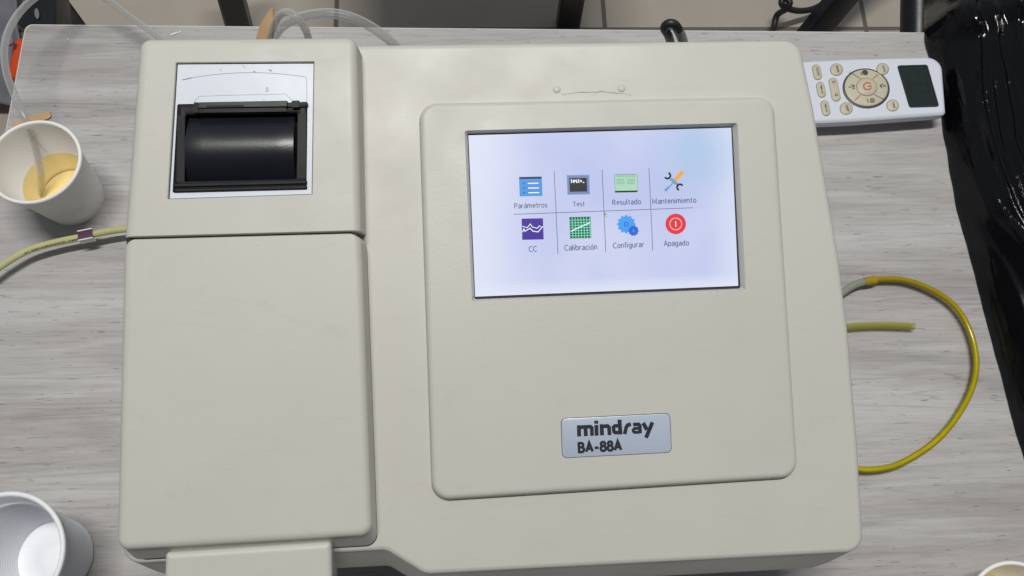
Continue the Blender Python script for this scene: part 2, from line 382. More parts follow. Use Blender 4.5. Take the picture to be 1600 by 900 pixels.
# single-stroke lettering: cap height 1, x-height .72
def _a(cx, cy, rx, ry, a0, a1, n_=9): return [(cx + rx * math.cos(R(a0 + (a1 - a0) * i / n_)), cy + ry * math.sin(R(a0 + (a1 - a0) * i / n_))) for i in range(n_ + 1)]
_ar = [(.05, .60)] + _a(.24, .47, .20, .22, 110, 0, 6) + [(.44, 0)]
_ab = _a(.22, .20, .18, .18, -40, -90, 3) + _a(.22, .20, .20, .19, -100, -270, 8) + [(.44, .42)]
_o = _a(.26, .35, .24, .33, 90, 450, 20)
_stem_n = [(0, 0), (0, .72)]
_arch = lambda x0, x1, h=.69: [(x0, .45)] + _a((x0 + x1) / 2, .45, (x1 - x0) / 2, h - .45, 170, 0, 8) + [(x1, 0)]
GL = {'P': (.55, [[(0, 0), (0, 1)], [(0, .96), (.24, .96)] + _a(.24, .71, .25, .25, 80, -90, 9) + [(0, .46)]]),
 'R': (.60, [[(0, 0), (0, 1)], [(0, .96), (.24, .96)] + _a(.24, .72, .24, .24, 80, -90, 9) + [(0, .48)], [(.24, .48), (.54, 0)]]),
 'T': (.60, [[(.28, 0), (.28, .96)], [(-.02, .96), (.58, .96)]]),
 'C': (.62, [_a(.40, .5, .40, .48, 55, 305, 18)]),
 'M': (.86, [[(0, 0), (.04, .97), (.38, .18), (.72, .97), (.76, 0)]]),
 'A': (.68, [[(0, 0), (.33, .98), (.66, 0)], [(.12, .33), (.54, .33)]]),
 'a': (.46, [_ar, _ab]), 'á': (.46, [_ar, _ab, [(.22, .84), (.36, 1.04)]]),
 'r': (.32, [_stem_n, [(0, .42)] + _a(.24, .40, .24, .28, 170, 80, 6) + [(.34, .67)]]),
 'm': (.86, [_stem_n, _arch(0, .40), _arch(.40, .80)]), 'n': (.48, [_stem_n, _arch(0, .44)]),
 'u': (.50, [[(.44, 0), (.44, .72)], [(0, .72), (0, .28)] + _a(.22, .27, .22, .24, 180, 330, 8) + [(.44, .2)]]),
 'e': (.48, [[(.04, .38), (.46, .38)] + _a(.25, .37, .22, .31, 5, 300, 16)]),
 't': (.34, [[(.14, .92), (.14, .2)] + _a(.28, .18, .14, .15, 180, 280, 6), [(-.02, .67), (.32, .67)]]),
 'o': (.52, [_o]), 'ó': (.52, [_o, [(.26, .86), (.40, 1.06)]]),
 's': (.40, [_a(.20, .53, .17, .16, 40, 235, 9) + _a(.19, .18, .18, .16, 70, -130, 9)]),
 'l': (.10, [[(0, 0), (0, 1.04)]]), 'i': (.10, [[(0, 0), (0, .70)], [(0, .88), (0, 1.01)]]),
 'b': (.52, [[(0, 0), (0, 1.04)], _a(.25, .35, .25, .33, 180, -180, 18)]),
 'd': (.54, [[(.48, 0), (.48, 1.04)], _a(.24, .35, .24, .33, 0, 360, 18)]),
 'p': (.52, [[(0, -.28), (0, .70)], _a(.25, .35, .25, .33, 180, -180, 18)]),
 'g': (.54, [_a(.24, .37, .24, .31, 0, 360, 18), [(.48, .70), (.48, 0)] + _a(.25, -.03, .23, .22, 0, -140, 8)]),
 'c': (.42, [_a(.27, .35, .26, .33, 50, 310, 14)]),
 'f': (.30, [[(.13, 0), (.13, .80)] + _a(.29, .82, .16, .18, 180, 80, 6), [(0, .67), (.31, .67)]]),
 '>': (.40, [[(0, .62), (.34, .38), (0, .14)]]), '_': (.44, [[(0, 0), (.42, 0)]]), '-': (.44, [[(0, .38), (.42, .38)]]),
 'B': (.58, [[(.02, -.1), (.02, 1.08)], [(0, .98), (.26, .98)] + _a(.26, .75, .22, .23, 80, -90, 8) + [(.02, .52)], [(.26, .52)] + _a(.27, .26, .27, .26, 80, -90, 8) + [(0, 0)]]),
 '8': (.54, [_a(.26, .76, .21, .22, 90, 450, 18), _a(.26, .27, .26, .27, 90, 450, 18)])}
def stroke_text(name, s_, p0, p1, m, parent, w, weight=.13, gap=.16, hs=1.0):
    x = 0; items = []
    for ch in s_:
        adv, st_ = GL[ch]
        for pl in st_: items.append([(x + a, b) for a, b in pl])
        x += adv + gap
    tot = x - gap; p0, p1 = Vector(p0), Vector(p1); d = p1 - p0; k = d.length / tot; d.normalize(); e_ = Vector((-d.y, d.x)); mb = MB()
    for j, pl in enumerate(items):
        v_, f_ = ribbon([p0 + d * (a * k) + e_ * (b * k * hs) for a, b in pl], weight * k, w + j * 4e-6); mb.add(v_, f_)
    return mb.build(name, m, parent, smooth=False)

# ================================================================== SETTING
FZ = -0.74
fl = [(-6, -5, FZ), (6, -5, FZ), (6, 9, FZ), (-6, 9, FZ)]
yaw_t = R(-2.16)
floor = MB().add([(-6, -5, 0), (6, -5, 0), (6, 9, 0), (-6, 9, 0)], [(0, 1, 2, 3)]).build('floor', M['floor'], None, smooth=False)
floor.location = (0.203, 0.7575, FZ); floor.rotation_euler = (0, 0, R(-1.4)); tag(floor, kind='structure')

# ================================================================== TABLE
def tpt(x, y, z):                                   # table axes, origin near its middle
    c_, s_ = math.cos(yaw_t), math.sin(yaw_t); return Vector((x * c_ - y * s_, x * s_ + y * c_, z))
tb = empty('table', (0, 0, FZ), 'light grey wood grain laminate table under the analyser', 'table')
# corners of the top: back left (-0.4349, 0.2579), back right (0.3275, 0.2295)
TX0, TX1, TY1, TY0 = -0.4444, 0.372, 0.2415, -0.42
o2 = [(TX0, TY0), (TX1, TY0), (TX1, TY1), (TX0, TY1)]
mb = MB()
L = [(0.0016, 0.0), (0.0005, -0.0004), (0, -0.0015)]
loops = [[tpt(p.x, p.y, z) for p in rpoly(inset(o2, d), 0.006, 6)] for d, z in L]
top = mesh('tabletop', [p for p in loops[0]] , [tuple(range(len(loops[0])))], M['laminate'], tb, smooth=False)
mb = MB(); mb.loft(loops + [[tpt(p.x, p.y, -0.025) for p in rpoly(o2, 0.006, 6)]], False, True); mb.build('edge_band', M['edge'], tb)
for x, y in ((TX0 + .05, TY0 + .05), (TX1 - .05, TY0 + .05), (TX0 + .05, TY1 - .06), (TX1 - .05, TY1 - .06)):
    MB().loft(bar(tpt(x, y, FZ + 0.001), tpt(x, y, -0.026), .03, .03, (0, 1, 0))).build('leg', M['frame'], tb)

# ================================================================== ANALYSER
an = empty('benchtop_analyser', (0, 0, 0), 'cream benchtop laboratory analyser with lit colour display and built-in printer', 'analyser')
WD = -0.003                                         # deck level, panel top +0.003, raised block +0.015
WP, WB = 0.003, 0.0155

# body: top outline from the back left corner clockwise
outl = [uv(225, 95, WD), uv(560, 69.5, WD), uv(1250, 61, WD), uv(1273, 170, WD), uv(1312, 400, WD), uv(1327, 520, WD), uv(1342, 700, WD), uv(1351.5, 864, WD),
        uv(664, 899.5, WD), uv(603, 861.5, WD), uv(400, 872, WD), uv(189, 884, WD), uv(194, 500, WD), uv(205, 300, WD)]
rad = [.006, 0.3, .0105, .1, .2, .2, .2, .010, .012, .010, .1, .010, .2, .2]
# edges: 0-1 back,1-2 back,2-3..6-7 right, 7-8 front, 8-9 diagonal, 9-10,10-11 front, 11-12,12-13,13-0 left
sd = ['b', 'b', 'r', 'r', 'r', 'r', 'r', 'f', 'd', 'f', 'f', 'l', 'l', 'l']
def bring(ins, w, world_z=None, dr=0.0):
    """body ring: ins = dict of inset by side"""
    d = [ins.get(s_, 0) for s_ in sd]; pts = rpoly(inset(outl, d), [max(0.002, r_ - dr) for r_ in rad], 7)
    P = ring(pts, w)
    if world_z is not None: P = [Vector((p.x, p.y, world_z)) for p in P]
    return P
A = lambda x: dict(b=x, r=x, f=x, d=x, l=x)
rings = [bring(A(.0034), WD, dr=.003), bring(A(.0028), WD, dr=.003), bring(A(.0015), WD - .0004, dr=.0015), bring(A(.0005), WD - .0013), bring(A(0), WD - .003),
         bring(dict(b=.002, r=.007, f=-.0105, d=-.0095, l=.007), WD - .020), bring(dict(b=.002, r=.011, f=-.0155, d=-.0135, l=.011), WD - .030)]
mb = MB().loft(rings, True, False)
mb.loft([rings[-1], bring(dict(b=.010, r=.022, f=.004, d=.004, l=.02), WD - .031)], False, False)
body = mb.build('body', M['shell'], an, weighted=True)
r0 = bring(dict(b=.010, r=.020, f=.004, d=.004, l=.02), WD - .0305)
r1 = bring(dict(b=.010, r=.020, f=.012, d=.012, l=.02), 0, 0.004)
MB().loft([r0, r1], False, True).build('base_tray', M['under'], an)
for x, y in ((-.2, -.14), (.08, -.14), (-.2, .06), (.08, .06)):
    MB().loft([[Vector((x + math.cos(a * .524) * .009, y + math.sin(a * .524) * .009, z)) for a in range(12)] for z in (0.0002, 0.0045)]).build('foot', M['blackplastic'], an)

def rsub(r_, d):
    return [max(.0008, q - d) for q in r_] if isinstance(r_, (list, tuple)) else max(.001, r_ - d)
def esc(edge, k):
    return [e * k for e in edge] if isinstance(edge, (list, tuple)) else edge * k
def raised(name, corners, rtop, w_top, w_bot, m, parent=an, edge=.0035, lean=None, steps=5, cap=True):
    """a moulded lid: flat top, rounded shoulder, slightly leaning walls; lean = inset of the foot per side"""
    Lp = []
    em = max(edge) if isinstance(edge, (list, tuple)) else edge
    Lp.append(ring(rpoly(inset(corners, esc(edge, 1.25)), rsub(rtop, em * 1.25), 8), w_top))
    for i in range(steps + 1):
        a = i / steps * math.pi / 2
        Lp.append(ring(rpoly(inset(corners, esc(edge, 1 - math.sin(a))), rsub(rtop, em * (1 - math.sin(a))), 8), w_top - em * (1 - math.cos(a))))
    Lp.append(ring(rpoly(inset(corners, lean or 0), rtop, 8), w_bot))
    return MB().loft(Lp, cap, False).build(name, m, parent, weighted=True), Lp

# --- rear block that carries the printer (four corners: back left, back right, front right, front left)
pb = [uv(216.5, 59, WB), uv(557, 56, WB), uv(563.5, 361.5, WB), uv(192, 371.5, WB)]
hole = quad((275, 98), (490.5, 96.5), (487.5, 303.5), (262, 311), w=WB)
def holed(name, corners, rc, hole2, rh, w_top, w_bot, m, edge, lean, hole_w, hole_in, steps=5, parent=an):
    Lp = [ring(rpoly(hole_in, rh, 8), hole_w), ring(rpoly(hole2, rh, 8), w_top - .0004), ring(rpoly(inset(hole2, -.0004), rh, 8), w_top)]
    Lp.append(ring(rpoly(inset(hole2, -.0012), rh, 8), w_top))
    em = max(edge) if isinstance(edge, (list, tuple)) else edge
    Lp.append(ring(rpoly(inset(corners, esc(edge, 1.3)), rsub(rc, em * 1.3), 8), w_top))
    for i in range(steps + 1):
        a = i / steps * math.pi / 2
        Lp.append(ring(rpoly(inset(corners, esc(edge, 1 - math.sin(a))), rsub(rc, em * (1 - math.sin(a))), 8), w_top - em * (1 - math.cos(a))))
    Lp.append(ring(rpoly(inset(corners, lean), rc, 8), w_bot))
    return MB().loft(Lp, False, False).build(name, m, parent, weighted=True)
# side walls: back edge, right edge, front edge (at the seam), left edge
holed('printer_housing', pb, [.006, .006, .001, .001], hole, .0004, WB, WD - .004, M['shell'], [.0045, .0045, .0007, .0045], [.000, -.001, 0, .0], WB - .006, hole)
lid_c = [uv(191.5, 373.5, WB), uv(564, 363.5, WB), uv(581, 839, WB), uv(180, 863, WB)]
Lid, _ = raised('lid', lid_c, .0065, WB, WD + .0006, M['shell'], edge=[.0007, .0042, .0042, .0042], lean=[0, -.0008, -.0085, .0])
# dark seam filler under the seam and under the lid
gq = [uv(197, 362, WB - .002), uv(549, 354, WB - .002), uv(549, 380, WB - .002), uv(197, 386, WB - .002)]
MB().loft([ring(gq, WB - .0026), ring(gq, WD - .001)]).build('seam_gasket', M['gap'], an, smooth=False)
gq = inset(lid_c, [.002, -.0009, -.0090, .003])
MB().loft([ring(rpoly(gq, .0065, 8), WD + .0005), ring(rpoly(gq, .0065, 8), WD - .0003)]).build('lid_seal', M['gap'], an, smooth=False)

# --- printer: pale plate, black mechanism with curved paper door
WPL = WB - .0016
def pq(*px, w): return [Vector(uv(x, y, w)) for x, y in px]
well = pq((277.5, 163), (480.5, 160), (479, 295.5), (270, 301), w=WPL)
wi = inset(well, .0015)
pr = MB().loft([ring(wi, WPL - .003), ring(wi, WPL), ring(inset(hole, .0005), WPL), ring(inset(hole, .0005), WPL - .003)], False, False).build('printer_plate', M['plate'], an, smooth=False)
mb = MB()   # black printer frame, proud of the plate, with an open middle
inn = pq((290, 179), (465, 176), (463, 280), (288, 284), w=WPL + .0005)
T_ = WPL + .0006
mb.loft([ring(rpoly(inn, .001, 3), WPL - .008), ring(rpoly(inn, .001, 3), T_), ring(rpoly(inset(inn, -.0004), .001, 3), T_ + .0003), ring(rpoly(inset(well, .0006), .0008, 3), T_ + .0003), ring(rpoly(well, .0008, 3), T_ - .0002), ring(rpoly(well, .0008, 3), WPL - .0005)], False, False)
frm = mb.build('printer_frame', M['blackplastic'], an)
mb = MB(); fl_ = inset(inn, -.001); mb.add(ring(fl_, WPL - .0075), [(0, 1, 2, 3)]); mb.build('printer_well', M['gap'], an, smooth=False)
# curved paper door: arc across v, axis along u
c0 = pq((293, 180.5), (459.5, 178.5), (460.5, 280.5), (289.5, 283), w=WPL)
def drum(c4, n_=28, bulge=.0068, base=WPL - .0032, endw=0):
    L = []
    for i in range(n_ + 1):
        t = i / n_; a = math.pi * (0.10 + 0.80 * t); hh = (math.sin(a) - math.sin(math.pi * .1)) / (1 - math.sin(math.pi * .1)) * bulge
        l_ = c4[0].lerp(c4[3], t); r_ = c4[1].lerp(c4[2], t)
        row = []
        for k in range(13):
            s_ = k / 12; q = l_.lerp(r_, s_); e_ = min(1, k / .9, (12 - k) / .9)
            row.append(fp(q.x, q.y, base + hh * (1 if 0 < k < 12 else .9)))
        L.append(row)
    return L
L = drum(c0); mb = MB().loft(L, False, False, closed=False)
for k in (0, 12):                                   # end walls of the door
    col_ = [r_[k] for r_ in L]; low = [p - FN * .009 for p in col_]
    mb.loft([col_, low], False, False, closed=False)
mb.build('paper_door', M['blackgrain'], an, angle=50)
# front double ridge
for y0, y1, dy, hgt in ((286, 292.5, 0, .0019), (294, 300, 0, .0013)):
    q = pq((271.5, y0), (479, y0 - 5.2), (479, y1 - 5.2), (270.5, y1), w=WPL + .002)
    MB().loft([ring(rpoly(q, .0006, 3), WPL), ring(rpoly(q, .0006, 3), WPL + hgt - .0005), ring(rpoly(inset(q, .0005), .0004, 3), WPL + hgt)], False, True).build('printer_ridge', M['blackplastic'], an)
# hinge bar with its pins and the tear-off edge
q = pq((309, 158.5), (448, 156), (449, 166), (308, 168.5), w=WPL + .004)
hb = MB().loft([ring(rpoly(q, .0005, 3), WPL), ring(rpoly(q, .0005, 3), WPL + .0024), ring(rpoly(inset(q, .0004), .0003, 3), WPL + .003)], False, True).build('tear_bar', M['olive'], an)
q = pq((306, 169.5), (446, 167.5), (447, 173.5), (306, 175.5), w=WPL + .003)
MB().loft([ring(q, WPL), ring(q, WPL + .0022)], False, True).build('tear_bar_lip', M['blackplastic'], an, smooth=False)
q = pq((322, 164), (380, 163), (380, 165.6), (322, 166.6), w=WPL + .004)
MB().loft([ring(q, WPL + .0032), ring(q, WPL + .0029)]).build('slot', M['gap'], hb, smooth=False)
for x0, x1, y0, y1, h_ in ((449, 478, 160, 166, .0022), (456, 468, 157.5, 168, .0034), (470, 480, 159, 164, .0028), (303, 310, 160, 176, .003)):
    q = pq((x0, y0), (x1, y0 - .3), (x1, y1 - .3), (x0, y1), w=WPL + .003)
    MB().loft([ring(rpoly(q, .0004, 3), WPL), ring(rpoly(q, .0004, 3), WPL + h_)], False, True).build('hinge_pin', M['blackplastic'], an)
# right and left guide cheeks
for a_, b_ in (((465.5, 177), (478, 279)), ((277, 180), (288.5, 284))):
    q = pq((a_[0], a_[1]), (b_[0], a_[1]), (b_[0] - .5, b_[1]), (a_[0] - 1.5, b_[1]), w=WPL + .0018)
    MB().loft([ring(rpoly(q, .0005, 3), T_), ring(rpoly(q, .0005, 3), T_ + .0009)], False, True).build('guide_cheek', M['blackplastic'], an)

def ribbon(pts2, width, w, closed=False):
    """flat mitred line in deck coordinates"""
    P = [Vector(p) for p in pts2]; Lf, Rt = [], []
    for i, p in enumerate(P):
        a = P[i - 1] if i else None; b = P[i + 1] if i < len(P) - 1 else None
        d1 = (p - a).normalized() if a is not None else (b - p).normalized(); d2 = (b - p).normalized() if b is not None else d1
        n1 = Vector((-d1.y, d1.x)); n2 = Vector((-d2.y, d2.x)); m_ = (n1 + n2).normalized(); k = width / 2 / max(.35, m_.dot(n1))
        Lf.append(fp(*(p + m_ * k), w)); Rt.append(fp(*(p - m_ * k), w))
    v_ = Lf + Rt; N = len(P); return v_, [(i, i + 1, N + i + 1, N + i) for i in range(N - 1)]
def lines(name, items, m, parent, conv, w0, step=1.2e-5):
    mb = MB()
    for j, (pts, wd) in enumerate(items):
        v_, f_ = ribbon([conv(*p) for p in pts], wd, w0 + j * step); mb.add(v_, f_)
    return mb.build(name, m, parent, smooth=False)
cw = lambda x, y: uv(x, y, WPL)
arc = [(284.5 + i * (479 - 284.5) / 24, 125 - 9.8 * math.sin(math.pi * min(1, (i / 24) * .98)) ** .8 - 3.3 * i / 24) for i in range(25)]
lines('embossed_line', [(arc, .00022), ([(479, 122), (479.5, 140), (479.3, 158)], .00022), ([(303, 160), (311, 150.5), (372, 148.5), (446, 147), (456, 156)], .00012),
      ([(285, 125), (300, 121.5)], .0004)], M['scribble'], pr, cw, WPL + .00008)
lines('scuff', [([(417, 136), (419.5, 139), (418, 143), (415.5, 142), (417, 136)], .0002), ([(420, 109), (425, 110.5)], .0006), ([(396, 111.5), (399, 112)], .0004), ([(343, 108), (347, 111)], .0002), ([(379, 102), (383, 106)], .0002), ([(412, 156), (413, 155)], .0003)], M['scuff'], pr, cw, WPL + .0003)

# --- raised display panel with its window
pc = quad((654.3, 160.5), (1210.7, 149.6), (1248.9, 746), (675.3, 783), w=WP)
win = quad((727, 205), (1151.5, 193), (1164.5, 453.5), (738.5, 471), w=WP)
win_in = quad((730.5, 209), (1144.5, 197.5), (1157, 450.5), (741.5, 467.5), w=-.0006)
pan = holed('display_panel', pc, .0098, win, .0012, WP, WD - .0002, M['panel'], .0030, [-.0004, -.0006, -.0012, -.0004], -.0010, win_in)
bz = inset(win_in, -.001); MB().add(ring(bz, -.0009), [(0, 1, 2, 3)]).build('display_bezel', M['gap'], an, smooth=False)
sq = quad((732, 211.5), (1142.5, 199.5), (1153.5, 446.5), (742.5, 463.5), w=0)
scr = MB().loft([ring(sq, -.0008), ring(sq, 0)], False, True).build('display', M['display'], an, smooth=False, origin=O0)

# icons and captions on the display (children of the display)
def zc(x, y): return (790 + x / 5.6235, 250 + y / 5.625)           # first crop studied
def zd(x, y): return (930 + x / 5.6235, 250 + y / 5.625)           # second crop
def icon(name, items):
    """items: (material key, polygon in pixels) or (key, polyline, width in px)"""
    mb = MB(); keys = []
    for j, it in enumerate(items):
        if it[0] not in keys: keys.append(it[0])
        k = keys.index(it[0]); w = .00012 + j * .000014
        if len(it) == 3:
            v_, f_ = ribbon([uv(*p, 0) for p in it[1]], it[2] * .000368, w)
        else:
            v_ = [fp(*uv(*p, 0), w) for p in it[1]]; f_ = [tuple(range(len(v_)))]
        mb.add(v_, f_, k)
    return mb.build(name, [M[k] for k in keys], scr, smooth=False)
def Z(z, *pts): return [z(*p) for p in pts]
def quadp(z, x0, y0, x1, y1, sl=-.02):
    d = sl * (x1 - x0); e_ = .035 * (y1 - y0); return Z(z, (x0, y0), (x1, y0 + d), (x1 + e_, y1 + d), (x0 + e_, y1))
def circ(z, cx, cy, r, n_=28, a0=0, a1=2 * math.pi): return Z(z, *[(cx + r * math.cos(a0 + (a1 - a0) * i / n_), cy + r * math.sin(a0 + (a1 - a0) * i / n_)) for i in range(n_ + (0 if a1 - a0 > 6.2 else 1))])
icon('grid_lines', [('e_line', [zc(427, 100), zc(460, 828)], 1.0), ('e_line', [zc(848, 86), zc(880, 812)], 1.0), ('e_line', [zd(472, 72), zd(505, 795)], 1.0),
                    ('e_line', [zc(70, 478), zc(445, 464), zc(862, 449), zd(860, 420)], 1.0)])
icon('settings_list_icon', [('e_blue', quadp(zc, 118, 160, 318, 320)), ('e_navy', quadp(zc, 119, 150, 316, 168))] +
     [('e_dblue', [zc(188 + k * 3, 205 + 41 * k), zc(296 + k * 3, 203 + 41 * k)], 3.4) for k in range(3)] +
     [('e_white', [zc(193 + k * 3, 206 + 41 * k), zc(291 + k * 3, 204 + 41 * k)], 2.0) for k in range(3)] +
     [('e_navy', [zc(150 + k * 2, 203 + 41 * k), zc(158 + k * 2, 212 + 41 * k), zc(172 + k * 2, 197 + 41 * k)], .8) for k in range(3)])
icon('terminal_icon', [('e_steel', quadp(zc, 537, 134, 735, 306)), ('e_grey', quadp(zc, 545, 140, 728, 300)), ('e_black', quadp(zc, 560, 160, 712, 280))])
pl0 = lambda w: (lambda a, b: fp(a, b, w))
stroke_text('terminal_writing', 'test>_', uv(*zc(574, 201), 0), uv(*zc(692, 198), 0), M['e_white'], scr, .00022, weight=.26, gap=.22)
icon('notepad_icon', [('e_dmint', quadp(zd, 168, 128, 371, 284)), ('e_mint', quadp(zd, 172, 132, 368, 272)), ('e_black', quadp(zd, 173, 272, 368, 287))] +
     [('e_dmint', [zd(190 + 17 * k, 122), zd(196 + 17 * k, 152)], .9) for k in range(10)] +
     [('e_dmint', [zd(186 + a, 172 + 13 * k), zd(256 + a, 170 + 13 * k)], .7) for k in range(4) for a in (0, 92)])
def arcp(cx, cy, r, a0, a1, n_=12): return [(cx + r * math.cos(R(a0 + (a1 - a0) * i / n_)), cy + r * math.sin(R(a0 + (a1 - a0) * i / n_))) for i in range(n_ + 1)]
icon('wrench_and_screwdriver_icon', [('e_steel', Z(zd, (690, 195), (640, 248)), 2.2), ('e_steel', Z(zd, (645, 240), (612, 272)), 4.2), ('e_orange', Z(zd, (700, 178), (770, 102)), 6.6),
     ('e_steel', Z(zd, (662, 165), (728, 222)), 4.8), ('e_black', Z(zd, *arcp(634, 138, 26, -70, 150)), 3.0), ('e_black', Z(zd, *arcp(745, 240, 26, 110, 330)), 3.0)])
icon('trend_chart_icon', [('e_violet', quadp(zc, 140, 516, 328, 702)), ('e_white', Z(zc, (146, 582), (190, 596), (217, 562), (236, 590), (280, 600), (296, 578), (308, 588)), 1.2),
                          ('e_white', Z(zc, (150, 634), (160, 606), (170, 626), (216, 600), (240, 626), (286, 632), (328, 582)), 1.4)])
icon('grid_chart_icon', [('e_dgreen', quadp(zc, 560, 502, 746, 690))] + [('e_teal', Z(zc, (588 + 25.5 * k - 4, 504), (588 + 25.5 * k + 4, 688)), 1.25) for k in range(7)] +
     [('e_teal', Z(zc, (561, 530 + 23 * k), (750, 526 + 23 * k)), 1.25) for k in range(7)] + [('e_white', Z(zc, (570, 628), (742, 550)), 1.6)])
def gear(cx, cy, r, nt, z=zd, h=.14):
    pts = []
    for i in range(nt):
        a = 2 * math.pi * i / nt
        for da, rr in ((-.5, 1 - h), (-.28, 1 - h), (-.24, 1.0), (.24, 1.0), (.28, 1 - h)):
            q = a + da * 2 * math.pi / nt; pts.append((cx + r * rr * math.cos(q), cy + r * rr * math.sin(q)))
    return Z(z, *pts)
icon('gears_icon', [('e_gear', gear(273, 565, 82, 12)), ('e_gear2', gear(336, 622, 47, 10)), ('e_dblue', Z(zd, *arcp(273, 565, 17, 0, 358, 20)), 1.1), ('e_gear', Z(zd, *arcp(336, 622, 10, 0, 358, 14)), 1.0)])
icon('shutdown_icon', [('e_red', circ(zd, 707, 562, 90, 40)), ('e_pink', Z(zd, *arcp(707, 562, 52, 0, 359, 36)), 1.3), ('e_white', Z(zd, (706, 538), (708, 588)), 1.4)])
icon('pointer_icon', [('e_gold', Z(zd, (78, 452), (104, 478), (94, 480), (104, 500), (98, 504), (90, 484), (80, 494)))])
for s_, a_, b_, z_ in (('Parámetros', (80, 426), (366, 417), zc), ('Test', (594, 410), (694, 406), zc), ('CC', (207, 806), (274, 804), zc), ('Calibración', (520, 796), (804, 787), zc),
                       ('Resultado', (154, 396), (401, 388), zd), ('Mantenimiento', (505, 388), (886, 375), zd), ('Configurar', (160, 776), (428, 764), zd), ('Apagado', (605, 756), (822, 750), zd)):
    stroke_text('caption', s_, uv(*z_(*a_), 0), uv(*z_(*b_), 0), M['e_text'], scr, .00018, weight=.165, gap=.19)

# --- badge
bw = WP + .0004
bq = quad((877, 654.5), (1046.5, 646), (1049, 706.5), (879.3, 715.3), w=bw)
MB().loft([ring(rpoly(inset(bq, .0004), .0022, 8), bw), ring(rpoly(bq, .0026, 8), bw - .0002), ring(rpoly(inset(bq, -.0002), .0028, 8), bw - .0003), ring(rpoly(inset(bq, -.0003), .0028, 8), WP)], True, False)
badge = MB().loft([ring(rpoly(inset(bq, .0004), .0022, 8), bw), ring(rpoly(bq, .0026, 8), bw - .00015), ring(rpoly(bq, .0026, 8), WP + .00005)], True, False).build('badge', M['badge'], an)
MB().loft([ring(rpoly(inset(bq, -.0003), .0028, 8), WP + .00012), ring(rpoly(inset(bq, -.0004), .0029, 8), WP - .0001)], True, False).build('badge_rim', M['rline'], badge, smooth=False)
zb = lambda x, y: uv(860 + x / 7.619, 630 + y / 7.619, bw)
wl = .0021
lw = 46 / 7.619 * .000368
logo = [([(342, 396), (339, 262)], lw), ([(339, 286), (474, 279), (492, 293), (496, 388)], lw * .95), ([(416, 284), (423, 392)], lw), ([(551, 386), (546, 258)], lw), ([(546, 244), (545, 207)], lw),
        ([(615, 382), (608, 250)], lw), ([(608, 277), (680, 271), (698, 286), (704, 379)], lw * .95), ([(822, 195), (834, 371)], lw), ([(830, 267), (766, 270), (751, 285), (756, 336), (772, 350), (832, 348)], lw * .9),
        ([(884, 367), (902, 285), (920, 260), (958, 249)], lw * .95), ([(984, 253), (1048, 250), (1064, 266), (1068, 357)], lw * .9), ([(1066, 345), (1000, 346), (986, 333), (986, 315), (1000, 300), (1064, 297)], lw * .72),
        ([(1104, 234), (1148, 315)], lw), ([(1214, 226), (1138, 410)], lw)]
lines('lettering', logo, M['ink'], badge, lambda x, y: zb(x, y), bw + .00006)
stroke_text('lettering', 'BA-88A', zb(340, 583), zb(845, 556), M['ink'], badge, bw + .00008, weight=.28, gap=.20, hs=.95)

# --- two round studs and the weld-like scar between them, on the deck behind the panel
for x, y in ((870, 140), (971, 138.3)):
    cu_ = Vector(uv(x, y, WD)); Lp = []
    for r_, h_ in ((.0023, .00002), (.0021, .00015), (.0019, .0004), (.0016, .0006), (.0009, .0007)):
        Lp.append([fp(cu_.x + r_ * math.cos(a * math.pi / 10), cu_.y + r_ * math.sin(a * math.pi / 10), WD + h_) for a in range(20)])
    MB().loft(Lp, False, True).build('stud', M['shell'], an, angle=70)
path = []; rr = []
for i in range(41):
    t = i / 40; x = 876 + t * 112; y = 147.5 - 4.5 * math.sin(t * math.pi) + (1.2 * math.sin(t * 19) + .8 * math.sin(t * 41)) * .5 + (1 if t > .8 else 0) * (t - .8) * 9
    u_, v_ = uv(x, y, WD); path.append(fp(u_, v_, WD - .0001)); rr.append(.0002 + .00035 * math.sin(math.pi * t) ** .6 * (1 + .3 * math.sin(t * 27)))
MB().loft(sweep(path, .001, 10, rr)).build('glue_scar', M['shell'], an, angle=70)

# --- sipper cover jutting forward under the lid
SW = WB + .0005
sc = [uv(257, 864.5, SW), uv(517, 847.5, SW), uv(519, 935, SW), uv(254, 948, SW)]
raised('sample_port_cover', sc, .0022, SW, WD - .028, M['shell'], edge=.0030, lean=[.0, .0045, -.006, .0])

# ================================================================== REMOTE
RZ = 0.0215
rm = empty('remote_control', at(1360, 145, 0), 'white air conditioner remote with yellowed buttons and blank display beside the analyser', 'remote control')
def rp(x, y): p = at(x, y, RZ); return Vector((p.x, p.y))
rq = [rp(1205, 97.0), rp(1330, 91.0), rp(1472, 87.5), rp(1479, 178), rp(1340, 188), rp(1215, 194)]
rr_ = [.006, .3, .0105, .004, .3, .006]
def rring(d, z, dr=0): return [Vector((p.x, p.y, z)) for p in rpoly(inset(rq, d), [max(.0015, q - dr) for q in rr_], 8)]
MB().loft([rring(.0032, RZ, .002), rring(.0022, RZ, .001), rring(.0008, RZ - .0008), rring(0, RZ - .002), rring(.0002, RZ - .008), rring(.0016, RZ - .0086), rring(.0016, RZ - .0096), rring(.0012, RZ - .011), rring(.0035, RZ - .013), rring(.012, RZ - .0145), rring(.014, .002), rring(.0155, .0004)], True, True).build('case', M['remote'], rm, weighted=True)
zr = lambda x, y: (1240 + x / 6.154, 80 + y / 6.154)
def rpoint(x, y, z=RZ): return at(*zr(x, y), z)
def ringpts(pts, z): return [Vector((p[0], p[1], z)) for p in pts]
